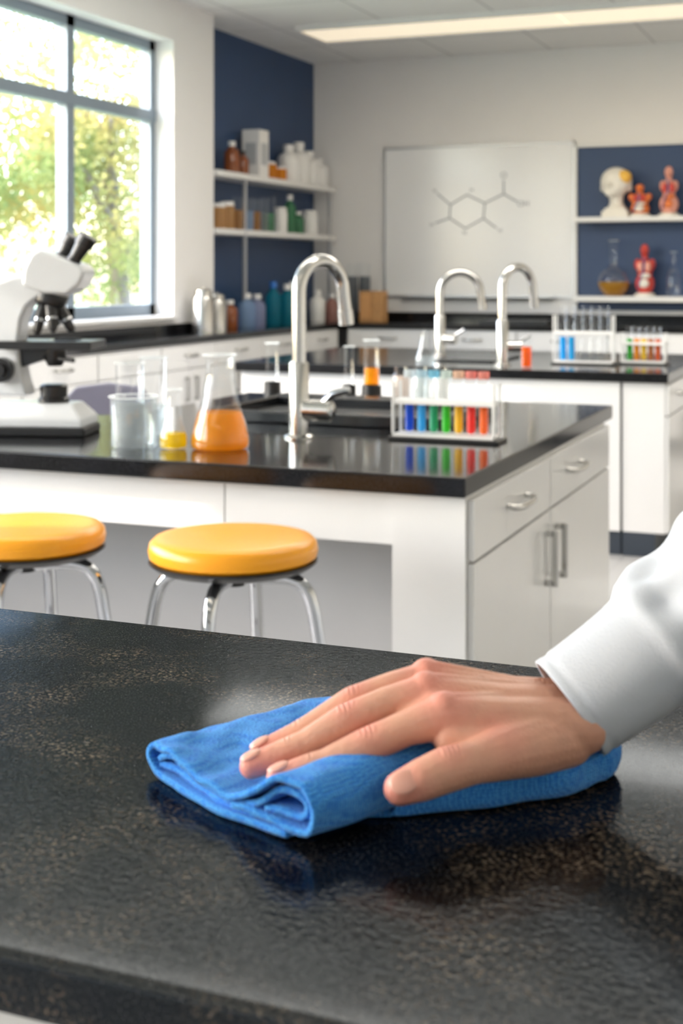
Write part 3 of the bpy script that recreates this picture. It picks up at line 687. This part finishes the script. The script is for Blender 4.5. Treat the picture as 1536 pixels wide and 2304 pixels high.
# ------------------------------------------------------------------ hand and arm
W=Vector((-.168,.785,1.160)); Fv=Vector((-.86,-.51,0)); Tv=Vector((.51,-.86,0))
def H(f,t,z): return Fv*f+Tv*t+Vector((0,0,z-W.z))
per=root('person',W,0,'person in a white coat wiping the worktop with one hand','person')
g=G()
def chain(pts,step=.0016):
    for (a,ra),(b,rb) in zip(pts,pts[1:]):
        L=(b-a).length; k=max(2,int(L/step))
        for i in range(k+1):
            t=i/k; g.sph(a.lerp(b,t),ra+(rb-ra)*t,u=14,v=8)
idx=[(H(.083,.0260,1.173),.0122),(H(.104,.0262,1.168),.0096),(H(.127,.0256,1.159),.0098),(H(.149,.0244,1.150),.0082),(H(.158,.0240,1.1475),.0083),(H(.175,.0228,1.1430),.0070)]
mid=[(H(.088,.0038,1.178),.0123),(H(.110,.0047,1.175),.0098),(H(.135,.0050,1.166),.0100),(H(.158,.0050,1.154),.0084),(H(.168,.0047,1.150),.0085),(H(.188,.0040,1.1435),.0071)]
rng=[(H(.083,-.0180,1.179),.0117),(H(.104,-.0164,1.177),.0094),(H(.128,-.0148,1.170),.0095),(H(.151,-.0138,1.158),.0080),(H(.160,-.0136,1.153),.0081),(H(.181,-.0142,1.1445),.0067)]
lit=[(H(.075,-.0385,1.172),.0106),(H(.093,-.0367,1.170),.0086),(H(.111,-.0340,1.163),.0086),(H(.129,-.0322,1.153),.0075),(H(.146,-.0312,1.144),.0062)]
thb=[(H(.010,.016,1.155),.0176),(H(.034,.031,1.157),.0174),(H(.057,.0455,1.158),.0142),(H(.073,.0535,1.157),.0112),(H(.089,.0585,1.156),.0119),(H(.103,.0605,1.152),.0109),(H(.115,.0605,1.148),.0088)]
for c in (idx,mid,rng,lit,thb): chain(c)
wr=[(.018,1.161),(.006,1.164),(-.007,1.164),(-.019,1.160)]
for (t,z),c in zip(wr,(idx,mid,rng,lit)):
    chain([(H(.0,t,z),.0160),(H(.045,t*1.3+.002,z+.006),.0145),(c[0][0],c[0][1])],.004)
for a,b in ((idx,mid),(mid,rng),(rng,lit)):
    m_=(a[0][0]+b[0][0])/2; m2_=(a[1][0]*.7+b[1][0]*.7+a[0][0]*.3+b[0][0]*.3)/2
    chain([(H(.01,0,1.162),.0155),(m_+Vector((0,0,-.002)),.0110),(m2_+Vector((0,0,-.005)),.0080)],.004)
chain([(H(.02,.012,1.155),.0165),(H(.05,.028,1.158),.0155),(H(.078,.027,1.165),.0128)],.004)
chain([(H(.05,.038,1.157),.0132),(H(.068,.037,1.160),.0110),(H(.080,.032,1.163),.0108)],.003)
chain([(H(.005,-.018,1.155),.016),(H(.04,-.030,1.156),.0150),(H(.075,-.034,1.159),.0120)],.004)
chain([(H(.03,0,1.153),.0150),(H(.075,.005,1.156),.0130),(H(.09,.0,1.162),.012)],.004)
for c,(t,z) in ((idx,(.010,1.1760)),(mid,(.002,1.1790)),(rng,(-.006,1.178))):
    chain([(H(.02,t,z),.0030),(c[0][0]+Vector((0,0,.0102)),.0036)],.0012)
for c in (idx,mid,rng): g.sph(c[0][0]+Vector((0,0,.0034)),(.0105,.0105,.0108))
A=Vector((.713,.423,.559))
for dt in (-.009,0,.009):
    o_=Tv*dt; chain([(H(.0,0,1.161)+o_,.0185),(o_*.8+A*.03+Vector((0,0,.004)),.0190),(o_*.5+A*.10+Vector((0,0,.006)),.020),(A*.2+Vector((0,0,.006)),.026)],.006)
el=A*.26+Vector((0,0,.01)); sh=el+Vector((.28,.18,.22))
chain([(A*.2+Vector((0,0,.006)),.026),(el,.028),(sh,.036)],.01)
def skin_mat():
    m=mat('skin',(.69,.36,.255),.48,var=.16,scale=60,bump=.42,bscale=460,sss=.08)
    nt=m.node_tree; b=nt.nodes['Principled BSDF']; tc=[n for n in nt.nodes if n.type=='TEX_COORD'][0]
    src=b.inputs['Base Color'].links[0].from_socket
    def field(pts):
        prev=None
        for p,rad,st in pts:
            d=nt.nodes.new('ShaderNodeVectorMath'); d.operation='DISTANCE'; d.inputs[1].default_value=p; nt.links.new(tc.outputs['Object'],d.inputs[0])
            mr=nt.nodes.new('ShaderNodeMapRange'); mr.interpolation_type='SMOOTHSTEP'; mr.inputs['From Min'].default_value=0; mr.inputs['From Max'].default_value=rad; mr.inputs['To Min'].default_value=st; mr.inputs['To Max'].default_value=0
            nt.links.new(d.outputs['Value'],mr.inputs['Value'])
            if prev is None: prev=mr.outputs[0]
            else:
                mm=nt.nodes.new('ShaderNodeMath'); mm.operation='MAXIMUM'; nt.links.new(prev,mm.inputs[0]); nt.links.new(mr.outputs[0],mm.inputs[1]); prev=mm.outputs[0]
        return prev
    red=field([(c[0][0]+Vector((0,0,.010)),.028,.75) for c in (idx,mid,rng)]+[(c[-1][0],.026,.95) for c in (idx,mid,rng,thb)]+[(c[2][0]+Vector((0,0,.009)),.017,.7) for c in (idx,mid,rng)]+[(thb[4][0]+Vector((0,0,.01)),.018,.6),(thb[2][0]+Vector((0,0,.01)),.025,.5)])
    mx=nt.nodes.new('ShaderNodeMix'); mx.data_type='RGBA'; mx.inputs[7].default_value=(.76,.27,.22,1)
    nt.links.new(red,mx.inputs[0]); nt.links.new(src,mx.inputs[6]); nt.links.new(mx.outputs[2],b.inputs['Base Color'])
    msk=field([(c[2][0]+Vector((0,0,.009)),.010,1.) for c in (idx,mid,rng)]+[(c[4][0]+Vector((0,0,.008)),.006,.8) for c in (idx,mid,rng)]+[(thb[4][0]+Fv*-.002+Vector((0,0,.011)),.012,1.),(H(.012,.0,1.18),.02,.3)])
    dt=nt.nodes.new('ShaderNodeVectorMath'); dt.operation='DOT_PRODUCT'; dt.inputs[1].default_value=Fv.normalized(); nt.links.new(tc.outputs['Object'],dt.inputs[0])
    def M(op,a,bv):
        n=nt.nodes.new('ShaderNodeMath'); n.operation=op
        for i,q in enumerate((a,bv)):
            if q is None: continue
            if isinstance(q,(int,float)): n.inputs[i].default_value=q
            else: nt.links.new(q,n.inputs[i])
        return n.outputs[0]
    bn=nt.nodes['bumpnoise'].outputs['Fac']
    ph=M('ADD',M('MULTIPLY',dt.outputs['Value'],2*math.pi/.0028),M('MULTIPLY',bn,5.0))
    hgt=M('ADD',M('MULTIPLY',bn,.7),M('MULTIPLY',M('SINE',ph,None),M('MULTIPLY',msk,.40)))
    nt.links.new(hgt,nt.nodes['bumpnode'].inputs['Height'])
    return m
body=g.done('body',skin_mat(),per,recalc=False)
remesh(body,.0012,4)
def nail(p,d,nrm,w,l):
    d=d.normalized(); nrm=(nrm-d*nrm.dot(d)).normalized(); s=d.cross(nrm)
    M=Matrix((( d.x,s.x,nrm.x,p.x),(d.y,s.y,nrm.y,p.y),(d.z,s.z,nrm.z,p.z),(0,0,0,1)))
    G().sph((0,0,0),(l,w,.0018),0,M,20,10).done('fingernail',NAIL,per)
for c,w in ((idx,.0052),(mid,.0053),(rng,.0050),(lit,.0042)):
    a,b=c[-2][0],c[-1][0]; d=(b-a).normalized(); up=Vector((0,0,1))
    nn=(up-d*up.dot(d)).normalized(); nail(b-d*.0015+nn*(c[-1][1]-.0008),d+Vector((0,0,-.10)),nn,w,.0066)
a,b=thb[-2][0],thb[-1][0]; d=(b-a).normalized(); nn=(Vector((0,0,1))*.62+Tv*.72).normalized()
nail(b-d*.0010+nn*.0088,d,nn,.0064,.0080)
# sleeve
def sleeve():
    g=G(); z0=.006
    ctrl=[A*(-.002)+Vector((0,0,z0)),A*.05+Vector((0,0,z0)),A*.12+Vector((0,0,z0)),A*.20+Vector((0,0,z0+.004)),el,el+(sh-el)*.3,el+(sh-el)*.65,sh]
    P=cr(ctrl,20); n=120; vs=[];fs=[]; dist=0; m=len(P)
    N=Vector((0,0,1))
    for i,p in enumerate(P):
        T=(P[min(i+1,m-1)]-P[max(i-1,0)]).normalized(); N=(N-T*N.dot(T)).normalized(); B=T.cross(N)
        if i: dist+=(P[i]-P[i-1]).length
        base=.0320+.05*min(dist,.05)+.12*max(0,min(dist-.05,.07))+.10*max(0,min(dist-.12,.2))
        st=max(0,min(1,(dist-.058)/.006))
        groove=-.0012*math.exp(-((dist-.006)/.0012)**2)
        for k in range(n):
            a=2*math.pi*k/n
            w=0 if dist<.058 else min(1,(dist-.058)/.02)
            f=.008*w*noise.noise(Vector((math.cos(a)*1.8+dist*8,math.sin(a)*1.8,dist*20)))+.0045*w*math.sin(dist*105+3.2*math.sin(a+.8)+2*noise.noise(Vector((math.cos(a),math.sin(a),dist*8))))*(.5+.5*math.sin(a*1.0+.6))
            f+=.0024*noise.noise(Vector((math.cos(a)*1.2,math.sin(a)*1.2,dist*14+5)))+groove
            rr=base+st*.0035+f
            vs.append(tuple(p+N*math.cos(a)*rr*1.0+B*math.sin(a)*rr*1.0))
    for i in range(m-1):
        for k in range(n):
            k2=(k+1)%n; fs.append((i*n+k,i*n+k2,(i+1)*n+k2,(i+1)*n+k))
    g.add(vs,fs)
    o=g.done('coat_sleeve',COAT,per,label='white cotton coat sleeve with plain cuff')
    for e in o.data.edges: e.use_edge_sharp=False
    md=o.modifiers.new('t','SOLIDIFY'); md.thickness=.0022; md.offset=-1
sleeve()

# ------------------------------------------------------------------ outside
G().box(-60,-5.3,-30,60,-.4,-.3).done('lawn',GRASS,label='grass outside the windows',cat='lawn',kind='stuff',smooth=False)
def tree(loc,R,Hc,seed,label):
    rd=random.Random(seed)
    r=root('tree',loc,0,label,'tree','trees outside the windows')
    g=G(); g.tube(cr([(0,0,0),(.1,.05,Hc*.4),(-.05,.1,Hc*.8),(0,0,Hc+R*.4)],5),[.18-.008*i for i in range(16)],n=10)
    for k in range(6):
        a=rd.random()*6.28; z=Hc*.6+rd.random()*R; g.tube([(0,0,z),(math.cos(a)*R*.35,math.sin(a)*R*.35,z+R*.3),(math.cos(a)*R*.7,math.sin(a)*R*.7,z+R*.4)],[.07,.04,.02],n=6)
    g.done('trunk',BARK,r)
    g=G(); cl=[(rd.gauss(0,R*.40),rd.gauss(0,R*.40),Hc+rd.gauss(.1*R,R*.45),R*(.22+.25*rd.random())) for _ in range(24)]
    for _ in range(16000):
        c=rd.choice(cl); v=Vector((rd.gauss(0,1),rd.gauss(0,1),rd.gauss(0,1))).normalized()*c[3]*(rd.random()**.35)
        p=Vector(c[:3])+v; s=.025+.035*rd.random()
        a=Vector((rd.gauss(0,1),rd.gauss(0,1),rd.gauss(0,1))).normalized(); b=a.orthogonal().normalized()
        if p.z<.3: continue
        g.add([p-a*s,p-b*s*.6,p+a*s,p+b*s*.6],[(0,1,2,3)])
    g.done('crown',LEAF,r,smooth=False,recalc=False)
TL='leafy tree with pale yellow green autumn foliage'
tree((-8.9,14.6,-.3),2.0,3.0,1,TL)
tree((-12.0,11.6,-.3),2.0,2.4,2,TL)
tree((-14.5,17.0,-.3),2.7,3.9,4,TL)
tree((-11.6,21.5,-.3),2.8,3.2,5,TL)

# ------------------------------------------------------------------ light
sd=bpy.data.lights.new('sun','SUN'); sd.energy=5.0; sd.angle=.012; sd.color=(1,.965,.91)
so=bpy.data.objects.new('sun',sd); COL.objects.link(so)
to=Vector((-.74,-.33,.50)); so.rotation_euler=to.to_track_quat('Z','Y').to_euler()
w=bpy.data.worlds.new('world'); SC.world=w; w.use_nodes=True; nt=w.node_tree
bg=nt.nodes['Background']; sk=nt.nodes.new('ShaderNodeTexSky'); sk.sky_type='NISHITA'; sk.sun_disc=False; sk.sun_elevation=math.radians(35); sk.sun_rotation=math.radians(240); sk.air_density=1.; sk.dust_density=2.
nt.links.new(sk.outputs[0],bg.inputs[0]); bg.inputs[1].default_value=1.8

# ------------------------------------------------------------------ camera
cd=bpy.data.cameras.new('camera'); co=bpy.data.objects.new('camera',cd); COL.objects.link(co)
co.location=(0,0,CH); co.rotation_euler=(math.pi/2,0,TH)
cd.sensor_fit='HORIZONTAL'; cd.sensor_width=36
cd.lens=3050/1536*36; cd.shift_x=0; cd.shift_y=-540/1536
cd.clip_start=.02; cd.clip_end=200
cd.dof.use_dof=True; cd.dof.focus_distance=1.2; cd.dof.aperture_fstop=14
SC.camera=co
SC.view_settings.view_transform='Standard'
SC.view_settings.exposure=.18
